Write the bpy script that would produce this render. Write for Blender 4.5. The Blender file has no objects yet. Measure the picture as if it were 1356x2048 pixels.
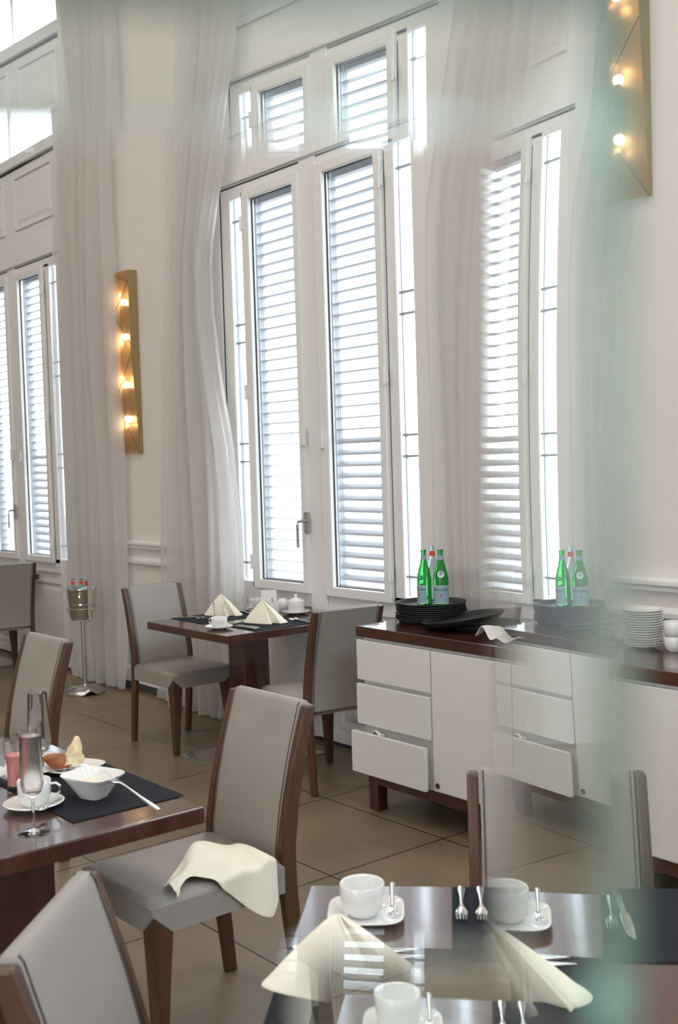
import bpy, bmesh, math, random
from mathutils import Vector, Matrix
random.seed(4)
PI=math.pi
S=bpy.context.scene; C=S.collection

# ------------------------------------------------------------------ camera, sky, lights, exposure
def setup_camera():
    yaw,pit,rol,F=-0.887506,-0.0446806,-0.0300452,2230.0
    f=Vector((math.sin(yaw)*math.cos(pit),math.cos(yaw)*math.cos(pit),math.sin(pit)))
    r=f.cross(Vector((0,0,1))).normalized(); u=r.cross(f)
    c,s=math.cos(rol),math.sin(rol)
    R=c*r+s*u; U=-s*r+c*u
    cd=bpy.data.cameras.new('camera'); co=bpy.data.objects.new('camera',cd); C.objects.link(co)
    m=Matrix((( R.x,U.x,-f.x,0),(R.y,U.y,-f.y,0),(R.z,U.z,-f.z,1.6),(0,0,0,1)))
    co.matrix_world=m
    cd.sensor_fit='HORIZONTAL'; cd.sensor_width=36; cd.lens=36*F/1356
    cd.clip_start=.005; cd.clip_end=300
    cd.dof.use_dof=True; cd.dof.focus_distance=4.3; cd.dof.aperture_fstop=9
    S.camera=co
    return R,U,f
CR,CU,CF=setup_camera()

w=bpy.data.worlds.new('sky'); S.world=w; w.use_nodes=True
bg=w.node_tree.nodes['Background']; bg.inputs[0].default_value=(.80,.90,1,1); bg.inputs[1].default_value=6.2
S.view_settings.view_transform='Standard'; S.view_settings.look='None'
S.view_settings.gamma=1; S.view_settings.use_curve_mapping=False
S.view_settings.exposure=0.45
S.cycles.max_bounces=16; S.cycles.transmission_bounces=16; S.cycles.transparent_max_bounces=32

def area(name,loc,rot,sx,sy,power,col,portal=False):
    l=bpy.data.lights.new(name,'AREA'); l.shape='RECTANGLE'; l.size=sx; l.size_y=sy; l.energy=power; l.color=col
    o=bpy.data.objects.new(name,l); o.location=loc; o.rotation_euler=rot; C.objects.link(o)
    if portal: l.cycles.is_portal=True
    return o
# ceiling panels of the dining room (warm) and daylight lamps; portals at the tall windows
for x,y in ((-8.5,0.8),(-5,0.8),(-1.5,0.8),(-5,-2.6),(-1.5,-2.6)):
    area('ceiling_light',(x,y,6.4),(0,0,0),1.3,1.3,33,(1,.87,.74))
area('daylight_fill',(1.2,-4.85,2.6),(-PI/2,0,PI),7.0,3.6,165,(.80,.90,1))
o_=area('daylight_fill',(3.0,1.2,5.3),(0,0,0),3.0,1.8,150,(.74,.86,1)); o_.rotation_euler=Vector((-1,.12,-.62)).to_track_quat('-Z','Y').to_euler()  # unseen cool fill added by the windowless right wall to brighten chair backs
for cx in (-9.04,-4.95,-.86):
    area('window_portal',(cx,4.03,2.9),(-PI/2,0,0),1.84,5.8,1,(1,1,1),portal=True)

# ------------------------------------------------------------------ helpers
def thing(name,label,cat,loc=(0,0,0),rz=0,group=None):
    o=bpy.data.objects.new(name,None); C.objects.link(o); o.empty_display_size=.1
    o.location=loc; o.rotation_euler=(0,0,rz); o['label']=label; o['category']=cat
    if group: o['group']=group
    return o
def tag(o,label,cat,group=None):
    o['label']=label; o['category']=cat
    if group: o['group']=group
    return o
def struct(o): o['kind']='structure'; return o
def obj(name,bm,mat,parent=None,smooth=False,loc=None,rot=None,bevel=0,seg=2,keep=False,sharp=.75):
    me=bpy.data.meshes.new(name)
    if not (keep or (not isinstance(mat,(list,tuple)) and mat.name in ('clear_glass','frosted_glass','green_bottle_glass','clear_bottle_glass'))): bmesh.ops.recalc_face_normals(bm,faces=bm.faces[:])
    bm.to_mesh(me); bm.free()
    o=bpy.data.objects.new(name,me); C.objects.link(o)
    for m in (mat if isinstance(mat,(list,tuple)) else [mat]): me.materials.append(m)
    if parent: o.parent=parent
    if loc: o.location=loc
    if rot: o.rotation_euler=rot
    if smooth:
        for p in me.polygons: p.use_smooth=True
        if sharp:
            q=bmesh.new(); q.from_mesh(me)
            for e in q.edges:
                if len(e.link_faces)==2 and e.calc_face_angle(0)>sharp: e.smooth=False
            q.to_mesh(me); q.free()
    if bevel:
        b=o.modifiers.new('bevel','BEVEL'); b.width=bevel; b.segments=seg; b.limit_method='ANGLE'; b.angle_limit=.6
    return o
def dup(root,loc,rz,label=None,group=None,name=None):
    r=root.copy(); C.objects.link(r); r.location=loc; r.rotation_euler=(root.rotation_euler.x,root.rotation_euler.y,rz)
    if label: r['label']=label
    if group: r['group']=group
    for ch in list(root.children):
        c=ch.copy(); C.objects.link(c); c.parent=r
        for g in list(ch.children):
            d=g.copy(); C.objects.link(d); d.parent=c
    return r
def B(): return bmesh.new()
def box(bm,x0,x1,y0,y1,z0,z1,mi=0):
    v=[bm.verts.new(p) for p in ((x0,y0,z0),(x1,y0,z0),(x1,y1,z0),(x0,y1,z0),(x0,y0,z1),(x1,y0,z1),(x1,y1,z1),(x0,y1,z1))]
    for q in ((0,3,2,1),(4,5,6,7),(0,1,5,4),(1,2,6,5),(2,3,7,6),(3,0,4,7)):
        bm.faces.new([v[i] for i in q]).material_index=mi
    return bm
def grid(bm,rows,closed_u=False,mi=0):
    V=[[bm.verts.new(p) for p in r] for r in rows]
    for i in range(len(V)-1):
        n=len(V[i]); 
        for j in range(n if closed_u else n-1):
            k=(j+1)%n
            bm.faces.new((V[i][j],V[i][k],V[i+1][k],V[i+1][j])).material_index=mi
    return V
def cap(bm,ring,mi=0):
    try: bm.faces.new(ring).material_index=mi
    except ValueError: pass
def lathe(bm,prof,n=32,cx=0,cy=0,sx=1,sy=1,sq=0,mi=0):
    """profile (r,z); r==0 makes a pole. sq>0 turns the ring towards a rounded square"""
    rings=[]
    for r,z in prof:
        if r<1e-6: rings.append([bm.verts.new((cx,cy,z))]); continue
        ring=[]
        for i in range(n):
            a=2*PI*i/n; c_,s_=math.cos(a),math.sin(a)
            k=1
            if sq: k=1/((abs(c_)**(2+sq)+abs(s_)**(2+sq))**(1/(2+sq)))
            ring.append(bm.verts.new((cx+r*c_*k*sx,cy+r*s_*k*sy,z)))
        rings.append(ring)
    for a,b in zip(rings,rings[1:]):
        if len(a)==1 and len(b)==1: continue
        for i in range(n):
            j=(i+1)%n
            if len(a)==1: f=(a[0],b[j],b[i])
            elif len(b)==1: f=(a[i],a[j],b[0])
            else: f=(a[i],a[j],b[j],b[i])
            bm.faces.new(f).material_index=mi
    return rings
def tube(bm,pts,rad,n=10,flat=None,mi=0):
    """tube along pts, rad scalar or list; flat=(w,h) lists gives an elliptical section"""
    P=[Vector(p) for p in pts]; rings=[]
    up=Vector((0,0,1))
    for i,p in enumerate(P):
        d=(P[min(i+1,len(P)-1)]-P[max(i-1,0)]).normalized()
        u_=up if abs(d.dot(up))<.95 else Vector((1,0,0))
        s=d.cross(u_).normalized(); t=s.cross(d).normalized()
        r=rad[i] if isinstance(rad,(list,tuple)) else rad
        if isinstance(r,(list,tuple)): ra,rb=r
        else: ra=rb=r
        rings.append([bm.verts.new(p+s*ra*math.cos(2*PI*k/n)+t*rb*math.sin(2*PI*k/n)) for k in range(n)])
    for a,b in zip(rings,rings[1:]):
        for k in range(n): bm.faces.new((a[k],a[(k+1)%n],b[(k+1)%n],b[k])).material_index=mi
    cap(bm,rings[0][::-1],mi); cap(bm,rings[-1],mi)
def prism(bm,poly,a0,a1,axis='x',mi=0):
    def P(u,v,a): return {'x':(a,u,v),'y':(u,a,v),'z':(u,v,a)}[axis]
    A=[bm.verts.new(P(u,v,a0)) for u,v in poly]; Bq=[bm.verts.new(P(u,v,a1)) for u,v in poly]
    n=len(poly)
    for i in range(n): bm.faces.new((A[i],A[(i+1)%n],Bq[(i+1)%n],Bq[i])).material_index=mi
    bm.faces.new(A[::-1]).material_index=mi; bm.faces.new(Bq).material_index=mi
def solid(o,t,off=0):
    m=o.modifiers.new('solid','SOLIDIFY'); m.thickness=t; m.offset=off; return o
def sub(o,l=2):
    m=o.modifiers.new('sub','SUBSURF'); m.levels=l; m.render_levels=l; return o
def lerp(a,b,t): return a+(b-a)*t
def interp(tab,z):
    if z>=tab[0][1]: return tab[0][0]
    for (x0,z0),(x1,z1) in zip(tab,tab[1:]):
        if z<=z0 and z>=z1: return lerp(x0,x1,(z0-z)/(z0-z1) if z0!=z1 else 0)
    return tab[-1][0]

# ------------------------------------------------------------------ materials
def mat(name,col,rough=.5,metal=0,spec=.5,coat=0,noise=0,nscale=20,bump=0,bscale=60,stretch=None):
    m=bpy.data.materials.new(name); m.use_nodes=True; nt=m.node_tree; p=nt.nodes['Principled BSDF']
    p.inputs['Base Color'].default_value=(*col,1); p.inputs['Roughness'].default_value=rough
    p.inputs['Metallic'].default_value=metal; p.inputs['Specular IOR Level'].default_value=spec
    p.inputs['Coat Weight'].default_value=coat; p.inputs['Coat Roughness'].default_value=.08
    tc=nt.nodes.new('ShaderNodeTexCoord'); src=tc.outputs['Object']
    if stretch:
        mp=nt.nodes.new('ShaderNodeMapping'); mp.inputs['Scale'].default_value=stretch
        nt.links.new(src,mp.inputs[0]); src=mp.outputs[0]
    if noise:
        n=nt.nodes.new('ShaderNodeTexNoise'); n.inputs['Scale'].default_value=nscale; n.inputs['Detail'].default_value=5
        nt.links.new(src,n.inputs['Vector'])
        r=nt.nodes.new('ShaderNodeValToRGB'); r.color_ramp.elements[0].position=.3; r.color_ramp.elements[1].position=.7
        r.color_ramp.elements[0].color=(*[c*(1-noise) for c in col],1); r.color_ramp.elements[1].color=(*[min(1,c*(1+noise)) for c in col],1)
        nt.links.new(n.outputs[0],r.inputs[0]); nt.links.new(r.outputs[0],p.inputs['Base Color'])
    if bump:
        n=nt.nodes.new('ShaderNodeTexNoise'); n.inputs['Scale'].default_value=bscale; n.inputs['Detail'].default_value=3
        nt.links.new(src,n.inputs['Vector'])
        b=nt.nodes.new('ShaderNodeBump'); b.inputs['Strength'].default_value=bump; b.inputs['Distance'].default_value=.002
        nt.links.new(n.outputs[0],b.inputs['Height']); nt.links.new(b.outputs[0],p.inputs['Normal'])
    return m
def sheer(name,col,transp,bump=0):
    m=bpy.data.materials.new(name); m.use_nodes=True; nt=m.node_tree; nt.nodes.clear()
    out=nt.nodes.new('ShaderNodeOutputMaterial'); mx=nt.nodes.new('ShaderNodeMixShader'); mx2=nt.nodes.new('ShaderNodeMixShader')
    d=nt.nodes.new('ShaderNodeBsdfDiffuse'); t=nt.nodes.new('ShaderNodeBsdfTranslucent'); tr=nt.nodes.new('ShaderNodeBsdfTransparent')
    d.inputs[0].default_value=(*col,1); t.inputs[0].default_value=(*col,1)
    mx2.inputs[0].default_value=.6; nt.links.new(d.outputs[0],mx2.inputs[1]); nt.links.new(t.outputs[0],mx2.inputs[2])
    lw=nt.nodes.new('ShaderNodeLayerWeight'); lw.inputs[0].default_value=.35
    mr=nt.nodes.new('ShaderNodeMapRange'); mr.inputs['To Min'].default_value=1-transp; mr.inputs['To Max'].default_value=1.0
    nt.links.new(lw.outputs['Facing'],mr.inputs['Value'])
    nt.links.new(mr.outputs[0],mx.inputs[0]); nt.links.new(tr.outputs[0],mx.inputs[1]); nt.links.new(mx2.outputs[0],mx.inputs[2])
    nt.links.new(mx.outputs[0],out.inputs[0]); return m
def pane_mat(name,tint=(1,1,1),refl=.08):
    m=bpy.data.materials.new(name); m.use_nodes=True; nt=m.node_tree; nt.nodes.clear()
    out=nt.nodes.new('ShaderNodeOutputMaterial'); mx=nt.nodes.new('ShaderNodeMixShader')
    g=nt.nodes.new('ShaderNodeBsdfGlossy'); g.inputs['Roughness'].default_value=.02
    tr=nt.nodes.new('ShaderNodeBsdfTransparent'); tr.inputs[0].default_value=(*tint,1)
    mx.inputs[0].default_value=refl; nt.links.new(tr.outputs[0],mx.inputs[1]); nt.links.new(g.outputs[0],mx.inputs[2]); nt.links.new(mx.outputs[0],out.inputs[0]); return m
def glass_mat(name,col=(1,1,1),rough=0,ior=1.45):
    m=bpy.data.materials.new(name); m.use_nodes=True; nt=m.node_tree; nt.nodes.clear()
    out=nt.nodes.new('ShaderNodeOutputMaterial'); g=nt.nodes.new('ShaderNodeBsdfGlass')
    g.inputs['Color'].default_value=(*col,1); g.inputs['Roughness'].default_value=rough; g.inputs['IOR'].default_value=ior
    nt.links.new(g.outputs[0],out.inputs[0]); return m
def emis(name,col,st):
    m=bpy.data.materials.new(name); m.use_nodes=True; nt=m.node_tree; nt.nodes.clear()
    out=nt.nodes.new('ShaderNodeOutputMaterial'); e=nt.nodes.new('ShaderNodeEmission'); e.inputs[0].default_value=(*col,1); e.inputs[1].default_value=st
    nt.links.new(e.outputs[0],out.inputs[0]); return m

M_wall=mat('wall_paint',(.74,.70,.655),.65,noise=.015,nscale=3,bump=.05,bscale=200)
M_white=mat('white_joinery',(.77,.765,.74),.4,noise=.01,nscale=5)
M_ceil=mat('ceiling_paint',(.8,.78,.75),.8)
M_gap=mat('dark_gap',(.03,.03,.03),.8)
M_base=mat('dark_tile_skirting',(.045,.045,.045),.35)
M_slat=mat('louver_aluminium',(.38,.40,.425),.4)
M_fabric=mat('grey_beige_leather',(.315,.285,.252),.46,spec=.35,noise=.04,nscale=8,bump=.25,bscale=350)
M_seam=mat('dark_seam',(.10,.075,.06),.6)
M_cwood=mat('chair_walnut',(.080,.037,.019),.38,noise=.25,nscale=6,stretch=(6,6,.6))
M_twood=mat('table_mahogany',(.062,.022,.015),.2,noise=.28,nscale=3,stretch=(1,7,1),coat=.7)
M_swood=mat('sideboard_mahogany',(.062,.02,.014),.12,noise=.25,nscale=4,stretch=(1,7,1),coat=.6)
M_sidewhite=mat('sideboard_lacquer',(.72,.70,.665),.4,noise=.01)
M_matt=mat('placemat_weave',(.010,.012,.016),.85,spec=.25,noise=.25,nscale=300,bump=.4,bscale=700)
M_china=mat('white_china',(.80,.79,.75),.13,spec=.6)
M_napkin=mat('ivory_linen',(.86,.81,.66),.85,noise=.02,nscale=40,bump=.2,bscale=500)
M_steel=mat('polished_steel',(.75,.75,.74),.14,metal=1)
M_brush=mat('brushed_steel',(.55,.54,.52),.3,metal=1)
M_tray=mat('black_tray',(.016,.018,.020),.55,bump=.5,bscale=500)
M_glass=glass_mat('clear_glass')
M_frost=glass_mat('frosted_glass',(1,.99,.985),.13)
M_green=glass_mat('green_bottle_glass',(.50,.83,.58),.0)
M_clear2=glass_mat('clear_bottle_glass',(.9,.95,.95),.0)
M_label=mat('blue_grey_label',(.25,.38,.42),.6,noise=.08,nscale=60)
M_labelw=mat('pale_label',(.62,.68,.66),.6)
M_red=mat('red_paper',(.65,.06,.04),.6)
M_ink=mat('dark_ink',(.03,.05,.09),.6)
M_pink=mat('pink_juice',(.85,.30,.25),.3)
M_bread=mat('bread_crust',(.36,.13,.04),.6,noise=.35,nscale=30,bump=.6,bscale=80)
M_crumb=mat('bread_crumb',(.82,.68,.42),.85,noise=.2,nscale=60,bump=1,bscale=140)
M_mash=mat('pale_leftovers',(.85,.78,.55),.6,noise=.08,nscale=60,bump=.8,bscale=90)
M_fruit=mat('red_fruit',(.75,.12,.10),.35)
M_paper=mat('white_paper',(.78,.77,.76),.7)
M_silverpap=mat('silver_card',(.62,.62,.62),.35,metal=.5,noise=.1)
M_curtain=sheer('sheer_curtain',(.80,.785,.76),.30)
M_curtain2=sheer('thin_sheer_curtain',(.82,.82,.82),.66)
M_pane=pane_mat('window_glass')
M_bulb=emis('lit_bulb',(1,.86,.62),14)
M_build=mat('outside_render',(.46,.44,.42),.8)
M_terr=mat('terrace_stone',(.34,.33,.32),.8)
M_leaf=mat('leaf_green',(.10,.22,.05),.6,noise=.3)
M_black=mat('black_metal',(.03,.03,.03),.5)

def floor_mat():
    m=bpy.data.materials.new('brown_floor_tile'); m.use_nodes=True; nt=m.node_tree; p=nt.nodes['Principled BSDF']
    tc=nt.nodes.new('ShaderNodeTexCoord'); mp=nt.nodes.new('ShaderNodeMapping')
    nt.links.new(tc.outputs['Object'],mp.inputs[0])
    mp.inputs['Location'].default_value=(3.346,-3.237,0)
    bk=nt.nodes.new('ShaderNodeTexBrick'); bk.offset=0; bk.squash=1
    bk.inputs['Scale'].default_value=1; bk.inputs['Brick Width'].default_value=.797; bk.inputs['Row Height'].default_value=.609
    bk.inputs['Mortar Size'].default_value=.0042; bk.inputs['Mortar Smooth'].default_value=.1; bk.inputs['Bias'].default_value=0
    bk.inputs['Color1'].default_value=(.20,.148,.092,1); bk.inputs['Color2'].default_value=(.175,.130,.082,1); bk.inputs['Mortar'].default_value=(.012,.010,.008,1)
    nt.links.new(mp.outputs[0],bk.inputs['Vector'])
    n=nt.nodes.new('ShaderNodeTexNoise'); n.inputs['Scale'].default_value=2.2; n.inputs['Detail'].default_value=7; n.inputs['Roughness'].default_value=.62
    nt.links.new(tc.outputs['Object'],n.inputs['Vector'])
    mx=nt.nodes.new('ShaderNodeMix'); mx.data_type='RGBA'; mx.blend_type='OVERLAY'; mx.inputs[0].default_value=.55
    nt.links.new(bk.outputs['Color'],mx.inputs[6]); nt.links.new(n.outputs[0],mx.inputs[7]); nt.links.new(mx.outputs[2],p.inputs['Base Color'])
    rr=nt.nodes.new('ShaderNodeMapRange'); rr.inputs['To Min'].default_value=.32; rr.inputs['To Max'].default_value=.5
    nt.links.new(n.outputs[0],rr.inputs[0]); nt.links.new(rr.outputs[0],p.inputs['Roughness'])
    b=nt.nodes.new('ShaderNodeBump'); b.inputs['Strength'].default_value=.35; b.inputs['Distance'].default_value=.002; b.invert=True
    nt.links.new(bk.outputs['Fac'],b.inputs['Height']); nt.links.new(b.outputs[0],p.inputs['Normal'])
    return m
M_floor=floor_mat()
def mesh_metal():
    """fine perforated brass sheet: rows of real see-through holes"""
    m=bpy.data.materials.new('perforated_brass'); m.use_nodes=True; nt=m.node_tree; p=nt.nodes['Principled BSDF']; out=nt.nodes['Material Output']
    p.inputs['Base Color'].default_value=(.60,.40,.22,1); p.inputs['Metallic'].default_value=.45; p.inputs['Roughness'].default_value=.38
    tc=nt.nodes.new('ShaderNodeTexCoord'); wv=nt.nodes.new('ShaderNodeTexWave'); wv.wave_type='BANDS'; wv.bands_direction='Z'
    wv.inputs['Scale'].default_value=80; nt.links.new(tc.outputs['Object'],wv.inputs['Vector'])
    gt=nt.nodes.new('ShaderNodeMath'); gt.operation='GREATER_THAN'; gt.inputs[1].default_value=.62; nt.links.new(wv.outputs[0],gt.inputs[0])
    tr=nt.nodes.new('ShaderNodeBsdfTransparent'); tl=nt.nodes.new('ShaderNodeBsdfTranslucent'); tl.inputs[0].default_value=(.85,.55,.32,1)
    m1=nt.nodes.new('ShaderNodeMixShader'); m1.inputs[0].default_value=.35
    nt.links.new(p.outputs[0],m1.inputs[1]); nt.links.new(tl.outputs[0],m1.inputs[2])
    m2=nt.nodes.new('ShaderNodeMixShader'); nt.links.new(gt.outputs[0],m2.inputs[0]); nt.links.new(m1.outputs[0],m2.inputs[1]); nt.links.new(tr.outputs[0],m2.inputs[2])
    nt.links.new(m2.outputs[0],out.inputs[0]); return m
M_brassmesh=mesh_metal()
M_brass=mat('olive_brass',(.38,.27,.12),.42,metal=.6)

# ------------------------------------------------------------------ room shell
XL,XR,YB,YF,ZC=-13.0,3.2,-5.0,3.9,6.6
bm=B(); box(bm,XL,XR,YB,YF+.35,-.1,0); struct(obj('floor',bm,M_floor))
bm=B(); box(bm,XL,XR,YB,YF+.35,ZC,ZC+.1); struct(obj('ceiling',bm,M_ceil))
bm=B(); box(bm,XL-.2,XL,YB,YF+.35,0,ZC); struct(obj('wall_left',bm,M_wall))
bm=B(); box(bm,XR,XR+.2,YB,YF+.35,0,ZC); struct(obj('wall_right',bm,M_wall))
bm=B(); box(bm,XL,XR,YB-.2,YB,0,ZC); struct(obj('wall_rear',bm,M_wall))
WC=(-9.04,-4.95,-.86); HW=.92; ZA=4.95; WT=.12
bm=B()
edges=[XL]+[e for c in sorted(WC) for e in (c-HW,c+HW)]+[XR]
for i in range(0,len(edges),2): box(bm,edges[i],edges[i+1],YF,YF+WT,0,ZC)
for c in WC:     # masonry over each arched head
    n=20; top=[];arc=[]
    for k in range(n+1):
        a=PI-PI*k/n; arc.append((c+HW*math.cos(a),ZA+HW*math.sin(a))); 
    for k in range(n):
        (x0,z0),(x1,z1)=arc[k],arc[k+1]
        prism(bm,[(x0,z0),(x1,z1),(x1,ZC),(x0,ZC)],YF,YF+WT,'y')
bmesh.ops.remove_doubles(bm,verts=bm.verts[:],dist=1e-5)
struct(obj('wall_front',bm,M_wall))

def pier_trim(x0,x1,n):
    y=YF
    bm=B()
    # dado rail : two stepped mouldings with a plain band between
    prism(bm,[(y,1.085),(y-.045,1.075),(y-.045,1.06),(y-.03,1.05),(y-.03,1.035),(y-.018,1.025),(y,1.02)],x0,x1,'x')
    prism(bm,[(y,.965),(y-.03,.945),(y-.03,.925),(y-.012,.915),(y,.905)],x0,x1,'x')
    struct(obj('trim_%d'%n,bm,M_white))
    bm=B()
    prism(bm,[(y,.17),(y-.018,.15),(y-.018,.055),(y,.055)],x0,x1,'x',0)
    box(bm,x0,x1,y-.022,y,0,.055,1)
    struct(obj('baseboard_%d'%n,bm,[M_white,M_base]))
for i,(a,b) in enumerate(((XL,-10.08),(-8.0,-5.99),(-3.91,-1.90),(.18,XR))): pier_trim(a,b,i+1)

def frame_ring(bm,x0,x1,z0,z1,w,y0,y1,wl=None,wr=None,wt=None,wb=None):
    wl=w if wl is None else wl; wr=w if wr is None else wr; wt=w if wt is None else wt; wb=w if wb is None else wb
    box(bm,x0,x0+wl,y0,y1,z0,z1); box(bm,x1-wr,x1,y0,y1,z0,z1)
    box(bm,x0+wl,x1-wr,y0,y1,z1-wt,z1); box(bm,x0+wl,x1-wr,y0,y1,z0,z0+wb)
def raised(bm,x0,x1,z0,z1,y):
    """moulded panel: outer bead, sunk field, raised centre"""
    frame_ring(bm,x0,x1,z0,z1,.022,y-.014,y)
    def pyr(a0,a1,b0,b1,ya,c0,c1,d0,d1,yb):
        v=[bm.verts.new(p) for p in ((a0,ya,b0),(a1,ya,b0),(a1,ya,b1),(a0,ya,b1),(c0,yb,d0),(c1,yb,d0),(c1,yb,d1),(c0,yb,d1))]
        for i in range(4): bm.faces.new((v[i],v[(i+1)%4],v[4+(i+1)%4],v[4+i]))
        bm.faces.new(v[4:8])
    m=.045
    pyr(x0+m,x1-m,z0+m,z1-m,y,x0+m+.03,x1-m-.03,z0+m+.03,z1-m-.03,y-.011)

def build_window(cx,n):
    root=struct(bpy.data.objects.new('window_%d'%n,None)); C.objects.link(root); root.location=(cx,YF,0)
    y0,y1=.0,.040
    # fixed frame
    bm=B()
    box(bm,-HW,-.82,y0,y1,.0,3.3); box(bm,.81,HW,y0,y1,.0,3.3)
    box(bm,-.70,-.64,y0,y1,.85,3.25); box(bm,.60,.68,y0,y1,.85,3.25)
    box(bm,-.10,.047,y0-.012,y1,.03,3.30)
    for a,b in ((-.82,-.10),(.047,.81)):
        box(bm,a,b,y0,y1,3.225,3.3); box(bm,a,b,y0,y1,.77,.885)
    box(bm,-HW,HW,y0,y1,3.3,4.10)
    box(bm,-HW-.0,HW+.0,y0-.018,y1,3.315,3.40); box(bm,-HW,HW,y0-.010,y1,3.40,3.50)
    box(bm,-HW,HW,y0-.035,y1,4.115,4.20)
    obj('window_frame',bm,M_white,root,bevel=.004)
    bm=B()
    for a,b in ((-HW,HW),): box(bm,a,b,y0-.003,y0+.01,4.10,4.115)
    box(bm,-HW-.001,-HW+.006,y0-.004,y0+.0,.0,3.3); box(bm,-HW,HW,y0-.004,y0,3.296,3.303)
    box(bm,.608,.612,y0-.002,y0+.0,.85,3.2)
    obj('shadow_gap',bm,M_gap,root)
    # lower and upper moulded panels
    bm=B()
    box(bm,-.82,-.10,.02,.06,.03,.77); raised(bm,-.78,-.14,.10,.70,.02)
    box(bm,.047,.81,.02,.06,.03,.77); raised(bm,.09,.77,.10,.70,.02)
    for a,b in ((-.82,-.10),(.047,.81)): box(bm,a,b,.0,.06,.02,.07)
    obj('lower_panel',bm,M_white,root,bevel=.002)
    bm=B(); raised(bm,-.83,-.12,3.60,4.04,y0); raised(bm,.10,.83,3.60,4.04,y0)
    obj('upper_panel',bm,M_white,root,bevel=.002)
    bm=B(); box(bm,-HW,HW,.01,.08,-.0,.03); obj('threshold',bm,M_base,root)
    # opening casements
    for k,(a,b,g0,g1) in enumerate(((-.652,-.096,-.586,-.152),(.045,.604,.122,.55))):
        bm=B(); ya,yb=-.028,.022
        box(bm,a,g0,ya,yb,.85,3.25); box(bm,g1,b,ya,yb,.85,3.25); box(bm,g0,g1,ya,yb,3.19,3.25); box(bm,g0,g1,ya,yb,.85,.905)
        cs=obj('casement',bm,M_white,root,bevel=.006)
        bm=B(); box(bm,g0,g1,.008,.012,.905,3.19); obj('window_pane',bm,M_pane,cs)
        # seal line round the glass
        bm=B(); frame_ring(bm,g0,g1,.905,3.19,.004,-.003,.006); obj('glazing_seal',bm,M_gap,cs)
        # hinges
        hx=a-.004 if k==0 else b+.004
        for hz in (1.01,2.04,3.05):
            bm=B(); tube(bm,[(hx,-.036,hz-.045),(hx,-.036,hz+.045)],.009,8); box(bm,hx-.018,hx+.018,-.034,-.026,hz-.035,hz+.035)
            obj('hinge',bm,M_white,cs)
        if k==0:
            bm=B(); box(bm,b-.016,b+.020,-.040,-.028,1.20,1.32); tube(bm,[(b+.002,-.03,1.27),(b+.002,-.075,1.27)],.009,8)
            tube(bm,[(b+.002,-.072,1.27),(b-.02,-.078,1.268),(b-.028,-.078,1.25),(b-.028,-.078,1.12)],.0085,8)
            obj('handle',bm,M_brush,cs)
            bm=B(); box(bm,b-.014,b+.016,-.05,-.028,1.70,1.80); obj('latch',bm,M_white,cs,bevel=.003)
        else:
            bm=B(); box(bm,a+.008,a+.04,-.045,-.028,1.68,1.77); obj('latch',bm,M_white,cs,bevel=.003)
        # outside louvred shutter behind the glass
        bm=B(); s0,s1=g0-.045,g1-.01
        box(bm,s0-.03,s0+.012,.055,.105,.88,3.24)
        box(bm,s1-.012,s1+.03,.055,.105,.88,3.24); box(bm,s0,s1,.055,.105,3.17,3.24); box(bm,s0,s1,.055,.105,.86,.91)
        z=.955; i=0
        while z<3.16:
            t=math.radians(-2) if (k==0 or z>1.76) else math.radians(38)
            if k==0 and z<1.76: t=math.radians(4)
            ct,st=math.cos(t),math.sin(t); hw,ht=.029,.0045
            poly=[]
            for u,v in ((-hw,0),(-hw*.5,ht),(hw*.5,ht),(hw,0),(hw*.5,-ht),(-hw*.5,-ht)):
                poly.append((.082+u*ct-v*st, z+u*st+v*ct))
            prism(bm,poly,s0+.01,s1-.01,'x'); z+=.0636; i+=1
        obj('louver_shutter',bm,M_slat,root)
        bm=B()
        tube(bm,[(s0+.045,.050,.9),(s0+.045,.050,3.2)],.002,6); tube(bm,[(s0+.062,.050,.9),(s0+.062,.050,3.2)],.002,6)
        obj('shutter_rod',bm,M_slat,root)
    # fixed side lights
    for g0,g1 in ((-.81,-.70),(.687,.80)):
        bm=B(); box(bm,g0,g1,.015,.018,.89,3.22); sp=obj('side_pane',bm,M_pane,root)
        bm=B()
        for z in (3.09,2.46,2.35,1.73,1.62,.995): box(bm,g0,g1,.010,.024,z-.006,z+.006)
        box(bm,g0+.016,g0+.022,.012,.03,.89,3.22)
        obj('glazing_bar',bm,M_slat,sp)
    # arched fanlight
    bm=B(); N=32
    def ring(r0,r1,ya,yb):
        for k in range(N):
            a,b=PI*k/N,PI*(k+1)/N
            P=lambda r,t:(r*math.cos(t),ZA+.04+r*math.sin(t))
            prism(bm,[P(r0,a),P(r1,a),P(r1,b),P(r0,b)],ya,yb,'y')
    ring(HW-.07,HW-.001,0,.05); ring(.55,.575,.015,.035)
    box(bm,-HW+.001,-HW+.07,0,.05,4.2,ZA+.04); box(bm,HW-.07,HW-.001,0,.05,4.2,ZA+.04)
    box(bm,-.012,.012,.015,.035,4.2,ZA); box(bm,-HW+.05,HW-.05,.015,.035,ZA-.01,ZA+.015)
    for a in (45,90,135):
        t=math.radians(a); tube(bm,[(.02*math.cos(t),.035,ZA+.05+.02*math.sin(t)),((HW-.04)*math.cos(t),.035,ZA+.05+(HW-.04)*math.sin(t))],.012,6)
    fl=obj('fanlight_frame',bm,M_white,root)
    bm=B(); v=[bm.verts.new((.88*math.cos(PI*k/N),.03,ZA+.05+.86*math.sin(PI*k/N))) for k in range(N+1)]+[bm.verts.new((-.88,.03,4.2)),bm.verts.new((.88,.03,4.2))]; bm.faces.new(v)
    obj('fanlight_pane',bm,M_pane,fl)
    # plain architrave on the wall face
    bm=B(); 
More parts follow.
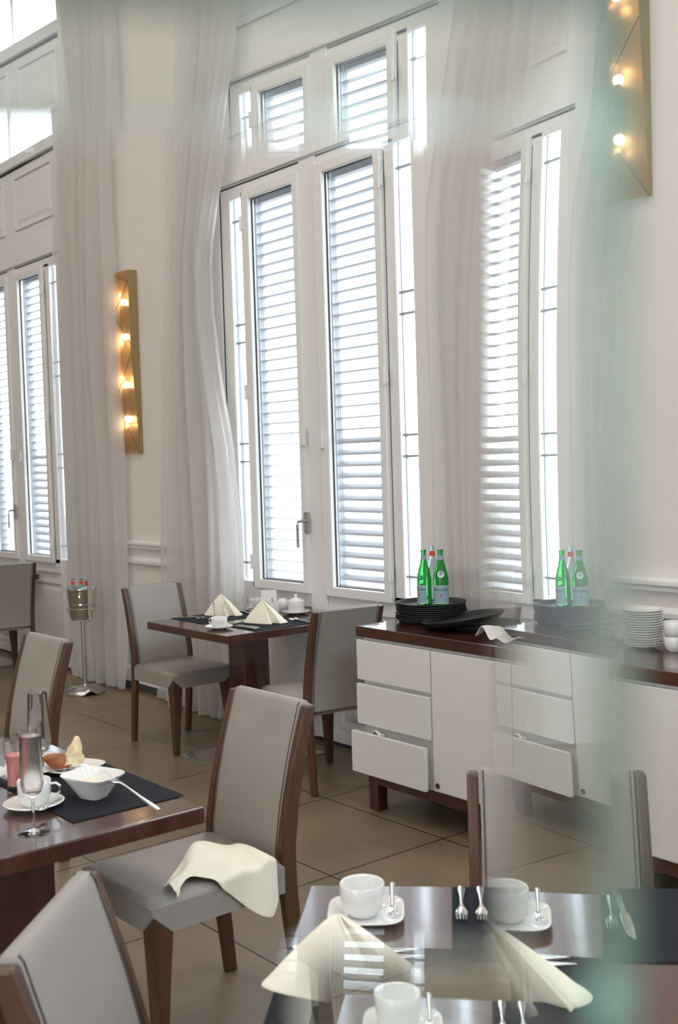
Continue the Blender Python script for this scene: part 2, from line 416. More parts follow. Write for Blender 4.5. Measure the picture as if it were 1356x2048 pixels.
    box(bm,-HW-.115,-HW-.001,-.016,.0,.0,ZA); box(bm,HW+.001,HW+.115,-.016,.0,.0,ZA)
    for k in range(N):
        a,b=PI*k/N,PI*(k+1)/N
        P=lambda r,t:(r*math.cos(t),ZA+r*math.sin(t))
        prism(bm,[P(HW+.001,a),P(HW+.115,a),P(HW+.115,b),P(HW+.001,b)],-.016,0,'y')
    obj('architrave',bm,M_white,root)
    return root
for i,c in enumerate(WC): build_window(c,i+1)

# ------------------------------------------------------------------ outside
bm=B(); box(bm,-40,20,YF+WT,YF+26,-.25,-.12); tag(obj('terrace_floor',bm,M_terr),'pale sunlit terrace paving outside the windows','terrace')
t=thing('pale_building','pale overexposed building across the terrace seen through the louvres','building',(-14,22,-.12))
bm=B(); box(bm,-9,9,0,6,0,9); bw=obj('facade',bm,M_build,t)
for r in range(3):
    for c_ in range(7):
        bm=B(); x=-7.6+c_*2.4; z=1.2+r*2.7; box(bm,x,x+.9,-.05,.05,z,z+1.5); obj('window',bm,mat('far_window',(.14,.15,.16),.3) if (r==0 and c_==0) else bpy.data.materials['far_window'],bw)
def terrace_table(x,y,label):
    t=thing('terrace_table',label,'table',(x,y,-.12),0,'tables out on the terrace')
    bm=B(); box(bm,-.35,.35,-.35,.35,.72,.75); obj('tabletop',bm,M_brush,t)
    bm=B(); tube(bm,[(0,0,.02),(0,0,.72)],.025,8); obj('pole',bm,M_black,t)
    bm=B(); lathe(bm,[(0,0),(.22,0),(.2,.02),(0,.03)],16); obj('base',bm,M_black,t)
terrace_table(-8.1,6.6,'dark outdoor bistro table seen between the louvres left of the window post')
terrace_table(-7.2,6.9,'dark outdoor bistro table seen through the louvres right of the window post')
def shrub(x,y,h,label):
    t=thing('shrub',label,'shrub',(x,y,-.12))
    bm=B(); tube(bm,[(0,0,0),(.05,0,h*.5),(0,.05,h*.9)],[.04,.03,.015],6); obj('stem',bm,M_black,t)
    bm=B(); rnd=random.Random(int(x*10))
    for i in range(900):
        a,b=rnd.uniform(0,2*PI),rnd.uniform(-1,1); r=rnd.uniform(.3,1)**.5
        p=Vector((math.cos(a)*.55*r*math.sqrt(1-b*b),math.sin(a)*.55*r*math.sqrt(1-b*b),h*.62+b*.38*h*r))
        d=Vector((rnd.uniform(-1,1),rnd.uniform(-1,1),rnd.uniform(-.4,.6))).normalized()*.055; s=d.cross(Vector((0,0,1))).normalized()*.022
        bm.faces.new([bm.verts.new(q) for q in (p-d,p+s,p+d,p-s)])
    obj('foliage',bm,M_leaf,t)
shrub(-7.0,9.0,2.0,'leafy green shrub outside behind the right side light')

# ------------------------------------------------------------------ curtains
def curtain(name,label,L,R,ymid,amp,folds,z1,material,seed,hem=True,group=None):
    rnd=random.Random(seed); nx,nz=120,44
    ph=[rnd.uniform(0,6.28) for _ in range(6)]; rows=[]
    for j in range(nz+1):
        z=z1*(1-j/nz)+.012*(j/nz); xl,xr=interp(L,z),interp(R,z); row=[]
        for i in range(nx+1):
            u=i/nx
            uu=u+.018*math.sin(2*PI*u*2+ph[0]+z*.5)
            f=math.sin(2*PI*folds*uu+ph[1]+.35*math.sin(z*1.1+ph[2]))+.45*math.sin(2*PI*folds*1.7*uu+ph[3]+z*.35)+.25*math.sin(2*PI*folds*3.1*uu+ph[4])
            y=ymid+amp*f*(.7+.3*math.sin(z*.8+ph[5]))
            x=lerp(xl,xr,u)+.012*math.sin(z*2.3+ph[4]+u*9)
            if z<.14: y-= .02*(1-z/.14)*math.sin(u*folds*5+ph[2]); 
            row.append((x,min(y,YF-.045),z))
        rows.append(row)
    bm=B(); grid(bm,rows); o=obj(name,bm,material,smooth=True); tag(o,label,'curtain',group)
    if hem:
        bm=B(); grid(bm,[[(p[0],p[1]-.004,p[2]) for p in r] for r in rows[-3:]]); obj('hem',bm,material,o,smooth=True)
    return o
curtain('curtain','full white sheer curtain at the left side of the middle window, behind the laid table',
 [(-5.95,5.3),(-6.15,3.6),(-6.26,2.7),(-6.36,1.7),(-6.40,.0)],
 [(-5.35,5.3),(-5.50,3.9),(-5.64,3.45),(-5.83,2.92),(-5.83,2.6),(-5.75,2.15),(-5.63,1.7),(-5.575,1.24),(-5.57,.88),(-5.67,.0)],3.775,.040,5,6.2,M_curtain,3)
curtain('curtain','thin see-through curtain edge hanging over the wall panelling beside the middle window',
 [(-6.20,5.3),(-6.40,3.6),(-6.49,2.7),(-6.58,1.7),(-6.68,.7),(-6.75,.0)],
 [(-5.98,5.3),(-6.18,3.6),(-6.29,2.7),(-6.39,1.7),(-6.42,.7),(-6.43,.0)],3.83,.010,3,6.2,M_curtain2,8)
curtain('curtain','white sheer curtain at the right side of the left window, behind the ice bucket stand',
 [(-7.62,5.3),(-7.94,4.08),(-7.99,3.3),(-8.04,2.5),(-8.07,1.7),(-8.10,1.0),(-8.08,.4),(-7.97,.0)],
 [(-6.93,5.3),(-7.12,4.0),(-7.15,3.3),(-7.13,2.44),(-7.09,1.7),(-7.10,1.0),(-7.13,.5),(-7.18,.0)],3.80,.032,5.5,6.2,M_curtain,5)
curtain('curtain','white sheer curtain at the right side of the middle window, behind the green bottles',
 [(-3.70,5.3),(-3.82,3.2),(-3.93,2.8),(-3.96,2.37),(-3.94,1.4),(-3.92,.0)],
 [(-3.0,5.3),(-3.2,3.2),(-3.35,2.08),(-3.42,1.2),(-3.45,.0)],3.805,.030,5,6.2,M_curtain,11)

# ------------------------------------------------------------------ sconces
def make_sconce(loc,label):
    t=thing('wall_sconce',label,'wall lamp',loc)
    H=1.28; W=.125
    # front facets between a left edge and a right ridge
    L=[(-W,-.060,H),(-W+.004,-.056,.99),(-W+.004,-.066,.37),(-W+.055,-.045,0)]
    R=[(W-.005,-.062,H),(W-.005,-.064,H-.08),(W-.005,-.064,.77),(W-.004,-.062,.70),(W-.001,-.020,0)]
    bm=B(); v={k:bm.verts.new(p) for k,p in dict(l0=L[0],l1=L[1],l2=L[2],l3=L[3],r0=R[0],r1=R[1],r2=R[2],r3=R[3],r4=R[4]).items()}
    for f in ('l0 r1 r0','l0 l1 r1','l1 r2 r1','l1 l2 r3','l1 r3 r2','l2 r4 r3','l2 l3 r4'): bm.faces.new([v[k] for k in f.split()])
    obj('mesh_front',bm,M_brassmesh,t)
    bm=B()
    def side(pts,x):
        a=[bm.verts.new(p) for p in pts]+[bm.verts.new((x,0,pts[-1][2])),bm.verts.new((x,0,pts[0][2]))]; bm.faces.new(a)
    side(R,W+.0); 
    obj('side_plate',bm,M_brass,t)
    bm=B(); side(L,-W); obj('side_plate',bm,M_brass,t)
    bm=B(); box(bm,-W+.01,W-.005,-.008,0,.02,H-.005); obj('back_plate',bm,M_brass,t)
    bm=B(); vv=[bm.verts.new(p) for p in (L[0],R[0],(W,0,H),(-W,0,H))]; bm.faces.new(vv); obj('top_plate',bm,M_brass,t)
    bm=B()
    for a,b in ((L[0],R[1]),(R[1],L[1]),(L[1],R[2]),(R[3],L[2]),(L[2],R[4])): tube(bm,[Vector(a)+Vector((0,-.001,0)),Vector(b)+Vector((0,-.001,0))],.0022,5)
    obj('fold_line',bm,M_seam,t)
    for z,up in ((1.07,1),(.83,-1),(.49,1),(.25,-1)):
        bm=B(); bmesh.ops.create_uvsphere(bm,u_segments=16,v_segments=10,radius=.024,matrix=Matrix.Translation((-.01,-.030,z)))
        b=obj('bulb',bm,M_bulb,t,smooth=True)
        bm=B(); tube(bm,[(-.01,-.030,z-up*.02),(-.01,-.030,z-up*.07)],.014,10); obj('socket',bm,M_brass,b)
        l=bpy.data.lights.new('sconce_light','POINT'); l.energy=.45; l.color=(1,.70,.42); l.shadow_soft_size=.012
        lo=bpy.data.objects.new('sconce_light',l); lo.parent=t; lo.location=(-.01,-.050,z+up*.045); C.objects.link(lo)
    return t
make_sconce((-7.07,3.895,1.70),'faceted perforated brass sconce with four lit bulbs between the left and middle windows')
make_sconce((-2.84,3.895,2.64),'faceted perforated brass sconce on the wall right of the middle window, over the sideboard')

# ------------------------------------------------------------------ chairs (front is local +y)
def make_chair(name,label,loc,rz):
    t=thing(name,label,'chair',loc,rz)
    W=.197
    def yb(z):   # centre line of rear post
        pts=[(-.245,0),(-.225,.2),(-.205,.40),(-.206,.50),(-.226,.62),(-.260,.76),(-.303,.895)]
        for (a,z0),(b,z1) in zip(pts,pts[1:]):
            if z<=z1: return lerp(a,b,(z-z0)/(z1-z0))
        return pts[-1][0]
    zs=[0,.1,.2,.3,.38,.44,.5,.56,.62,.68,.74,.80,.86,.895]
    for s in (-1,1):
        bm=B(); rows=[]
        for z in zs:
            d=.020+.008*min(1,z/.35) if z<.5 else .028-.010*(z-.5)/.4
            y=yb(z); x0,x1=s*W,s*(W-.026)
            rows.append([(x0,y-d,z),(x1,y-d,z),(x1,y+d,z),(x0,y+d,z)])
        V=grid(bm,rows,True); cap(bm,V[0][::-1]); cap(bm,V[-1])
        o=obj('back_post',bm,M_cwood,t,bevel=.006)
        bm=B(); y=yb(0); box(bm,s*W-.002*s,s*(W-.024),y-.018,y+.018,-.0,.008); obj('foot_cap',bm,M_black,o)
    # front legs: taper down, pointed top let into the seat corner
    for s in (-1,1):
        bm=B(); rows=[]
        for z,a in ((0,.030),(.2,.044),(.375,.060),(.425,.060)):
            X,Y=s*W,.245
            rows.append([(X,Y,z),(X-s*a,Y,z),(X-s*a,Y-a,z),(X,Y-a,z)])
        V=grid(bm,rows,True); cap(bm,V[0][::-1]); cap(bm,V[-1]); 
        o=obj('leg',bm,M_cwood,t,bevel=.003)
        bm=B(); X=s*W; box(bm,min(X-s*.003,X-s*.027),max(X-s*.003,X-s*.027),.219,.243,0,.008); obj('foot_cap',bm,M_black,o)
    # seat: thick pad whose lower edge is cut up to a point at both front corners
    bm=B(); Wx=W+.003; yf=.250; yr=-.185; zt=.462; zb=.372; zc=.430; k=.062
    base=[(-Wx,yr,zb),(-Wx,yf-k,zb),(-Wx,yf,zc),(-Wx+k,yf,zb),(Wx-k,yf,zb),(Wx,yf,zc),(Wx,yf-k,zb),(Wx,yr,zb)]
    mid=[(x,y,.445) for x,y,z in base]; r=.016
    def inset(x,y,q,z): return (max(-Wx+q,min(Wx-q,x)),min(yf-q,y) if y>0 else y,z)
    m2=[inset(x,y,.006,.456) for x,y,z in base]; m3=[inset(x,y,.02,.463) for x,y,z in base]
    V=grid(bm,[base,mid,m2,m3],True); 
    cen=bm.verts.new((0,.03,.470))
    for i in range(8): bm.faces.new((V[3][i],V[3][(i+1)%8],cen))
    cap(bm,V[0][::-1])
    o=obj('seat',bm,M_fabric,t); 
    for p in o.data.polygons: p.use_smooth = p.center.z>.44
    # backrest: curved upholstered slab between the posts
    bm=B(); rows=[]; x0,x1=-(W-.029),(W-.029); zz=[.40,.46,.5,.56,.62,.68,.74,.80,.86,.892]
    prof=[(yb(z)+.020,z) for z in zz]+[(yb(.9)+.012,.903),(yb(.9)-.006,.905),(yb(.9)-.018,.895)]+[(yb(z)-.018,z) for z in zz[::-1]]
    for x in (x0,x0+.004,-.12,0,.12,x1-.004,x1):
        q=.004 if x in (x0,x1) else 0
        rows.append([(x,y,z-q) for y,z in prof])
    V=grid(bm,rows,True); cap(bm,V[0]); cap(bm,V[-1][::-1])
    bk=obj('backrest',bm,M_fabric,t)
    for p in bk.data.polygons: p.use_smooth=True
    b=bk.modifiers.new('e','EDGE_SPLIT'); b.split_angle=.9
    for s in (-1,1):
        for side in (.021,-.019):
            bm=B(); tube(bm,[(s*(W-.036),yb(z)+side,z) for z in zz]+([(s*(W-.036),yb(.9)+side*.7,.902)]),.0022,6); obj('piping',bm,M_seam,bk,smooth=True)
    return t
chairA=make_chair('dining_chair','grey leather chair with walnut frame left of the laid table, beside the curtain',(-5.575,3.32,0),-PI/2)
GR=None
chairB=dup(chairA,(-4.42,3.435,0),math.radians(82),'grey leather chair seen from behind, right of the laid table and left of the sideboard')
chairC=dup(chairA,(-2.75,1.65,0),PI+math.radians(1),'grey leather chair with a crumpled ivory napkin on its seat')
chairD=dup(chairA,(-4.41,1.69,0),PI+math.radians(2),'grey leather chair at the left behind the tall champagne flutes')
chairE=dup(chairA,(-1.442,.943,0),-PI/4,'grey leather chair cut off by the bottom left corner, its back close to the camera')
chairF=dup(chairA,(-1.40,1.70,0),-PI*.75,'grey leather chair facing the near table, in front of the sideboard')
chairG=dup(chairA,(-8.475,3.43,0),math.radians(86),'grey leather chair seen from behind at the far left edge, under the left window')

# ------------------------------------------------------------------ tables
def make_table(label,cx,cy,sx,sy,rz=0,px=0,py=0,pw=.16):
    t=thing('dining_table',label,'table',(cx,cy,0),rz)
    bm=B(); box(bm,-sx/2,sx/2,-sy/2,sy/2,.708,.75); obj('tabletop',bm,M_twood,t,bevel=.004)
    bm=B(); box(bm,px-pw/2,px+pw/2,py-pw/2,py+pw/2,.01,.708); obj('pedestal',bm,M_twood,t,bevel=.003)
    bm=B(); box(bm,px-.27,px+.27,py-.30,py+.30,.0,.010); obj('base_plate',bm,M_brush,t,bevel=.002)
    return t
T1=make_table('square mahogany table laid with two napkins beneath the middle window',-5.048,3.455,.80,.83,0,0,-.015)
T4=make_table('mahogany table at the far left edge under the left window',-9.1,3.455,.80,.83)
T2=make_table('mahogany table with used breakfast dishes and champagne flutes',-2.80,1.06,.88,.80,0,.11,-.0,.2)
r45=PI/4
# near table is turned 45 degrees; its left corner is the one in view
TL=Vector((-1.768,1.335)); e1=Vector((.7071,.7071)); e2=Vector((.7071,-.7071)); s3=1.04
c3=TL+e1*s3/2+e2*s3/2
T3=make_table('glossy mahogany table in the foreground turned cornerwise, with a cup and napkin',c3.x,c3.y,s3,s3,r45)

def placemat(x,y,sx,sy,rz,label,z=.7505):
    bm=B(); box(bm,-sx/2,sx/2,-sy/2,sy/2,0,.0022); o=obj('placemat',bm,M_matt,loc=(x,y,z),rot=(0,0,rz)); tag(o,label,'placemat'); return o
placemat(-5.275,3.415,.33,.45,0,'black placemat under the left napkin of the laid table')
placemat(-4.82,3.45,.33,.45,0,'black placemat under the right napkin of the laid table')
placemat(-2.705,1.315,.46,.31,0,'black placemat under the bowl and bread plate')
placemat(-2.75,.80,.46,.30,0,'black placemat at the left edge, in front of the coffee cup')
p=TL+e1*.515+e2*.17; placemat(p.x,p.y,.46,.32,r45,'black placemat with two forks at the far side of the near table')
p=TL+e2*.52+e1*.16; placemat(p.x,p.y,.32,.46,r45,'black placemat under the large napkin on the near table')

# ------------------------------------------------------------------ crockery
def rotd(v,a): return Vector((v[0]*math.cos(a)-v[1]*math.sin(a),v[0]*math.sin(a)+v[1]*math.cos(a)))
def make_cup(loc,label,r=.042,h=.062,ha=0,name='coffee_cup',group=None,square=False):
    prof=[(0,.002),(r*.62,.0),(r*.70,.004),(r*.86,.012),(r*.97,h*.45),(r,h-.002),(r-.0015,h),(r-.004,h-.002),(r*.93-.003,h*.45),(r*.8-.003,.014),(0,.009)]
    bm=B(); lathe(bm,prof,40); o=obj(name,bm,M_china,smooth=True,loc=loc,rot=(0,0,ha)); tag(o,label,'cup',group)
    bm=B(); tube(bm,[(r*.95,0,h*.82),(r+.014,0,h*.85),(r+.024,0,h*.74),(r+.022,0,h*.50),(r+.010,0,h*.30),(r*.93,0,h*.26)],[(.0045,.003)]*6,10)
    obj('handle',bm,M_china,o,smooth=True); return o
def make_saucer(loc,label,r=.068,sq=0,ha=0,sx=1,sy=1,name='saucer',cat='saucer',h=.014,group=None):
    prof=[(0,.0015),(r*.5,.0),(r*.55,.002),(r*.8,h*.5),(r,h),(r+.001,h+.0015),(r-.002,h+.003),(r*.8,h*.5+.004),(r*.52,.006),(0,.005)]
    bm=B(); lathe(bm,prof,56,sq=sq,sx=sx,sy=sy); o=obj(name,bm,M_china,smooth=True,loc=loc,rot=(0,0,ha)); tag(o,label,cat,group); return o
Z=.7505
make_saucer((-4.895,3.155,Z),'white saucer under the cup at the near corner of the laid table',.072)
make_cup((-4.885,3.150,Z+.006),'white coffee cup at the near corner of the laid table',.043,.056,math.radians(200))
make_saucer((-5.395,3.745,Z),'white saucer at the back left of the laid table',.065)
make_cup((-5.385,3.745,Z+.006),'white coffee cup at the back left of the laid table',.040,.056,math.radians(200))
make_saucer((-2.665,1.145,Z),'round white saucer beside the placemat on the breakfast table',.075)
make_cup((-2.66,1.145,Z+.006),'white coffee cup behind the stem of the near flute',.042,.066,math.radians(50))
make_saucer((-1.567,1.312,Z),'squarish white saucer with a spoon on the near table',.070,sq=2.2,ha=math.radians(48))
make_cup((-1.572,1.308,Z+.007),'white coffee cup on the squarish saucer of the near table',.042,.060,math.radians(150))
# lidded sugar bowls and plates
def sugar(loc,lab,lab2):
    make_saucer(loc,lab2,.078,name='saucer')
    x,y,z=loc; bm=B(); r=.047
    lathe(bm,[(0,.0),(r*.9,.0),(r,.006),(r,.062),(r-.002,.064),(r-.004,.06),(r-.004,.01),(0,.006)],40); o=obj('sugar_bowl',bm,M_china,smooth=True,loc=(x,y,z+.007)); tag(o,lab,'bowl')
    bm=B(); lathe(bm,[(r+.001,.064),(r*.96,.070),(r*.5,.080),(.011,.084),(.007,.090),(.010,.098),(.007,.104),(0,.105)],32); obj('lid',bm,M_china,o,smooth=True)
sugar((-5.035,3.765,Z),'white lidded sugar bowl at the back of the laid table','white plate under the lidded sugar bowl of the laid table')
sugar((-8.98,3.62,Z),'white lidded sugar bowl at the far left edge, above the chair back','white plate under the far left sugar bowl')
bm=B(); r=.03; lathe(bm,[(0,0),(r,.0),(r+.002,.004),(r+.002,.072),(r-.001,.072),(r-.002,.005),(0,.005)],32,sq=3)
tag(obj('sachet_holder',bm,M_china,smooth=True,loc=(-5.125,3.665,Z)),'square white sachet holder with a red stick on the laid table','holder')
bm=B(); tube(bm,[(0,0,0),(-.012,0,.075)],.0035,6); tag(obj('sugar_stick',bm,M_red,loc=(-5.115,3.665,Z+.02)),'dark red sugar stick standing in the white holder','sugar stick')
bm=B(); lathe(bm,[(0,0),(.026,0),(.034,.02),(.036,.05),(.028,.068),(.02,.074),(0,.078)],28); tag(obj('milk_jug',bm,M_china,smooth=True,loc=(-5.175,3.775,Z)),'small white china pot between the card and the sugar bowl','jug')
bm=B(); box(bm,-.045,.045,-.0015,.0015,0,.125); o=obj('table_card',bm,M_paper,loc=(-5.235,3.72,Z),rot=(math.radians(-6),0,math.radians(52))); tag(o,'white upright card standing on the laid table','card')
bm=B(); box(bm,-.03,.034,-.0022,-.0016,.036,.039); box(bm,.0,.03,-.0022,-.0016,.028,.030); obj('print_line',bm,M_red,o)

def tumbler(loc,label,r=.031,h=.095,fill=None):
    bm=B(); lathe(bm,[(0,0),(r*.82,0),(r*.84,.004),(r,h),(r-.0012,h+.0005),(r-.0022,h),(r*.84-.002,.012),(0,.010)],32)
    o=obj('tumbler',bm,M_glass,smooth=True,loc=loc); tag(o,label,'glass')
    if fill:
        k=fill; bm=B(); lathe(bm,[(0,.011),(r*.84-.0035,.013),(r*.84-.0035+(r*.16)*k,h*k),(0,h*k)],28); obj('drink',bm,M_pink,o,smooth=True)
    return o
tumbler((-5.20,3.355,Z),'clear empty tumbler in front of the left napkin',.032,.092)
tumbler((-5.335,3.655,Z),'clear tumbler at the back of the laid table by the white card',.032,.092)
tumbler((-2.915,1.235,Z),'clear tumbler at the left among the flutes',.033,.13)
tumbler((-2.852,1.180,Z),'tumbler with pink juice residue behind the near flute',.031,.125,.75)
tumbler((-2.87,1.10,Z),'clear tumbler cut off by the left edge of the photo',.033,.12)

def flute(loc,label,mat_bowl,H=.225,rb=.029,rim=.024):
    t=thing('champagne_flute',label,'glass',loc,0)
    bm=B(); lathe(bm,[(0,.0),(.036,.0),(.0365,.0012),(.034,.0022),(.012,.005),(.005,.010),(.0,.010)],32); obj('foot',bm,M_glass,t,smooth=True)
    z0=H*.36
    bm=B(); lathe(bm,[(0,.008),(.0045,.009),(.0034,.03),(.0034,z0-.012),(.0055,z0-.002),(0,z0)],14); obj('stem',bm,M_glass,t,smooth=True)
    bm=B(); lathe(bm,[(0,z0-.002),(.008,z0),(rb*.8,z0+.014),(rb,z0+.032),(rb,z0+.045),(rim+.001,H-.03),(rim,H),(rim-.0012,H+.0004),(rim-.0018,H-.001),(rb-.002,z0+.045),(rb-.002,z0+.033),(rb*.78,z0+.018),(0,z0+.008)],36)
    obj('bowl',bm,mat_bowl,t,smooth=True); return t
flute((-2.478,1.062,Z),'frosty champagne flute nearest the table edge, in front of the coffee cup',M_frost,.230,.0265,.0245)
flute((-2.80,1.225,Z),'tall clear champagne flute standing highest against the chair back',M_glass,.26,.031,.025)

# bread plate, bowl
make_saucer((-2.90,1.365,Z+.002),'squarish white plate with torn bread on the breakfast table',.076,sq=2.0,ha=.5,name='side_plate',cat='plate')
bm=B(); 
for k in range(1): pass
rows=[]
for j in range(9):
    v=j/8; row=[]
    for i in range(20):
        a=2*PI*i/20; rr=.038*math.sin(PI*min(1,max(.02,v)))**.6
        row.append(((v-.5)*.100-.006, rr*math.cos(a)*.8+.004*math.sin(v*9), .020+rr*.62*math.sin(a)+.012*(2*v-1)**2))
    rows.append(row)
V=grid(bm,rows,True); cap(bm,V[0]); cap(bm,V[-1])
br=obj('bread_roll',bm,M_bread,smooth=True,loc=(-2.91,1.34,Z+.012),rot=(0,0,.887)); tag(br,'torn brown bread crust with pale crumb standing on the squarish plate','bread')
bm=B(); rows=[]
for j in range(10):
    v=j/9; wd=.044*(1-v)**.8+.009; row=[]
    for i in range(14):
        a=2*PI*i/14
        row.append((.030+.010*v+wd*.55*math.cos(a)*(1+.18*math.sin(5*a+j)), -.001+wd*math.sin(a)*.6+.01*v, .016+v*.070+.004*math.sin(3*a+j)))
    rows.append(row)
V=grid(bm,rows,True); cap(bm,V[0]); cap(bm,V[-1]); obj('crumb',bm,M_crumb,br,smooth=True)
bm=B(); rows=[]
for j in range(5):
    row=[]
    for i in range(12):
        a=2*PI*i/12; rr=.022*(1-j/4.4)*(1+.3*math.sin(3*a)); row.append((rr*1.4*math.cos(a),rr*math.sin(a),.010*math.sin(j/4*PI/2)))
    rows.append(row)
V=grid(bm,rows,True); cap(bm,V[-1]); cap(bm,V[0][::-1]); tag(obj('bread_piece',bm,M_crumb,smooth=True,loc=(-2.86,1.405,Z+.010)),'small flat piece of bread at the right of the squarish plate','bread')
# rounded-square bowl
bm=B(); r=.074
lathe(bm,[(0,.0),(r*.42,.0),(r*.46,.004),(r*.72,.034),(r*.88,.050),(r*1.0,.058),(r*1.01,.060),(r*.99,.062),(r*.86,.055),(r*.68,.038),(r*.42,.010),(0,.008)],64,sq=2.4,sx=1.0,sy=.82)
bowl=obj('bowl',bm,M_china,smooth=True,loc=(-2.63,1.292,Z+.002),rot=(0,0,math.radians(20))); tag(bowl,'deep squarish white bowl with leftovers on the black placemat','bowl')
bm=B(); lathe(bm,[(0,.046),(.014,.045),(.026,.038),(.033,.026),(.03,.016),(0,.014)],20,cx=-.012,cy=0); tag(obj('dessert_scoop',bm,M_mash,smooth=True,loc=(-2.635,1.288,Z+.002)),'pale rounded scoop of leftovers inside the deep bowl','food')
for i,(dx,dy) in enumerate(((.022,.012),(.034,.02),(.03,.004),(.042,.012))):
    bm=B(); bmesh.ops.create_icosphere(bm,subdivisions=2,radius=.0095,matrix=Matrix.Translation((0,0,.008))); tag(obj('fruit_piece',bm,M_fruit,smooth=True,loc=(-2.63+dx,1.288+dy,Z+.026)),'small piece of red fruit beside the pale scoop in the deep bowl','fruit','red fruit pieces in the deep bowl')

# cutlery (local +x points from handle end to the tip)
def fork(loc,rz,label,L=.19,rx=0,ry=0,group=None):
    bm=B(); w=[]
    P=[(0,0,.003),(.02,0,.004),(.06,0,.006),(.105,0,.009),(.125,0,.010),(.140,0,.007),(.152,0,.004)]
    R=[(.0065,.0018),(.0075,.0022),(.0045,.002),(.003,.0022),(.0045,.002),(.010,.0015),(.0115,.0014)]
    k=L/.19; P=[(a*k,b,c_) for a,b,c_ in P]; tube(bm,P,R,10)
    for s in (-1.5,-.5,.5,1.5): tube(bm,[(.150*k,s*.006,.0045),(.172*k,s*.0058,.006),(.19*k,s*.0055,.010)],[(.0022,.0013),(.0019,.0012),(.0009,.0008)],6)
    o=obj('fork',bm,M_steel,smooth=True,loc=loc,rot=(rx,ry,rz)); tag(o,label,'fork',group); return o
def knife(loc,rz,label,L=.21,group=None):
    bm=B(); tube(bm,[(0,0,.004),(.012,0,.005),(.09,0,.005),(.10,0,.005)],[(.006,.004),(.008,.0045),(.006,.0035),(.004,.002)],10)
    tube(bm,[(.10,0,.005),(.12,0,.004),(.18,0,.003),(.20,0,.003),(L,.004,.003)],[(.004,.002),(.009,.0011),(.009,.001),(.007,.0009),(.001,.0006)],8)
    o=obj('knife',bm,M_steel,smooth=True,loc=loc,rot=(0,0,rz)); tag(o,label,'knife',group); return o
def spoon(loc,rz,label,L=.135,ry=0,rx=0):
    bm=B(); k=L/.135
    tube(bm,[(0,0,.002),(.02*k,0,.003),(.07*k,0,.006),(.095*k,0,.007)],[(.0050,.0014),(.0042,.0014),(.0022,.0015),(.0026,.0014)],8)
    rows=[]
    for j in range(7):
        v=j/6; wd=.0125*k*math.sin(PI*(.08+.88*v))**.7
        rows.append([(.093*k+.040*k*v, wd*u, .0075-.006*(1-u*u)*math.sin(PI*v)) for u in (-1,-.6,-.2,.2,.6,1)])
    grid(bm,rows); o=obj('spoon',bm,M_steel,smooth=True,loc=loc,rot=(rx,ry,rz)); solid(o,.001); tag(o,label,'spoon'); return o
fork((-2.405,1.355,Z+.002),math.radians(196),'silver fork resting from the table edge up onto the deep bowl',.21,ry=math.radians(-18))
spoon((-2.875,1.262,Z+.020),math.radians(10),'small spoon with its handle leaning out of the deep bowl on the left',.16,ry=math.radians(-12))
spoon((-2.64,1.205,Z+.014),math.radians(-50),'teaspoon lying across the rear of the round saucer',.12)
spoon((-1.578,1.388,Z+.040),math.radians(318),'teaspoon lying on the squarish saucer',.11,ry=.24)
q=TL+e1*.303+e2*.02
fork((q.x,q.y,Z+.003),-PI/4,'silver fork on the far placemat of the near table, left one of the two',.17)
q=TL+e1*.340+e2*.02
fork((q.x,q.y,Z+.003),-PI/4,'silver fork on the far placemat of the near table, right one of the two',.17)
q=TL+e2*.305+e1*.01
knife((q.x,q.y,Z+.003),PI/4,'knife behind the large napkin on the near table, the farther one',.22)
q=TL+e2*.330+e1*.012
knife((q.x,q.y,Z+.003),PI/4,'knife tucked against the large napkin on the near table, the nearer one',.23)
q=TL+e1*.60+e2*.03
knife((q.x,q.y,Z+.003),-PI/4,'knife at the right end of the far placemat on the near table',.22)
fork((-5.40,3.27,Z+.003),math.radians(15),'fork at the left end of the left placemat',.17)
fork((-5.40,3.235,Z+.003),math.radians(15),'fork lying near the corner of the left placemat',.17)
fork((-4.665,3.615,Z+.003),math.radians(185),'fork right of the right-hand napkin on the laid table, farther one',.17)
fork((-4.665,3.585,Z+.003),math.radians(185),'fork right of the right-hand napkin on the laid table, nearer one',.17)
knife((-4.70,3.275,Z+.003),math.radians(178),'knife nearest the coffee cup on the right placemat',.2)
knife((-4.69,3.25,Z+.003),math.radians(178),'knife at the near edge of the right placemat',.2)
knife((-5.40,3.60,Z+.003),math.radians(-2),'knife on the back of the left placemat behind the napkin',.2)
spoon((-5.10,3.70,Z+.012),math.radians(30),'teaspoon on the plate in front of the sugar bowl',.11)
# silver card on breakfast table
bm=B(); box(bm,-.10,.10,-.06,.06,0,.002); tag(obj('folded_card',bm,M_silverpap,loc=(-3.06,1.36,Z),rot=(0,0,.0)),'shiny pale card lying at the far left corner of the breakfast table','card')
bm=B(); lathe(bm,[(0,0),(.016,0),(.017,.004),(.017,.03),(.012,.034),(.012,.044),(0,.046)],16); tag(obj('jam_jar',bm,mat('orange_jam',(.7,.22,.03),.25),smooth=True,loc=(-2.985,1.30,Z)),'tiny jar of orange jam behind the flute','jar')
make_saucer((-3.02,1.14,Z),'white plate at the left edge behind the tumblers',.08,name='side_plate',cat='plate')

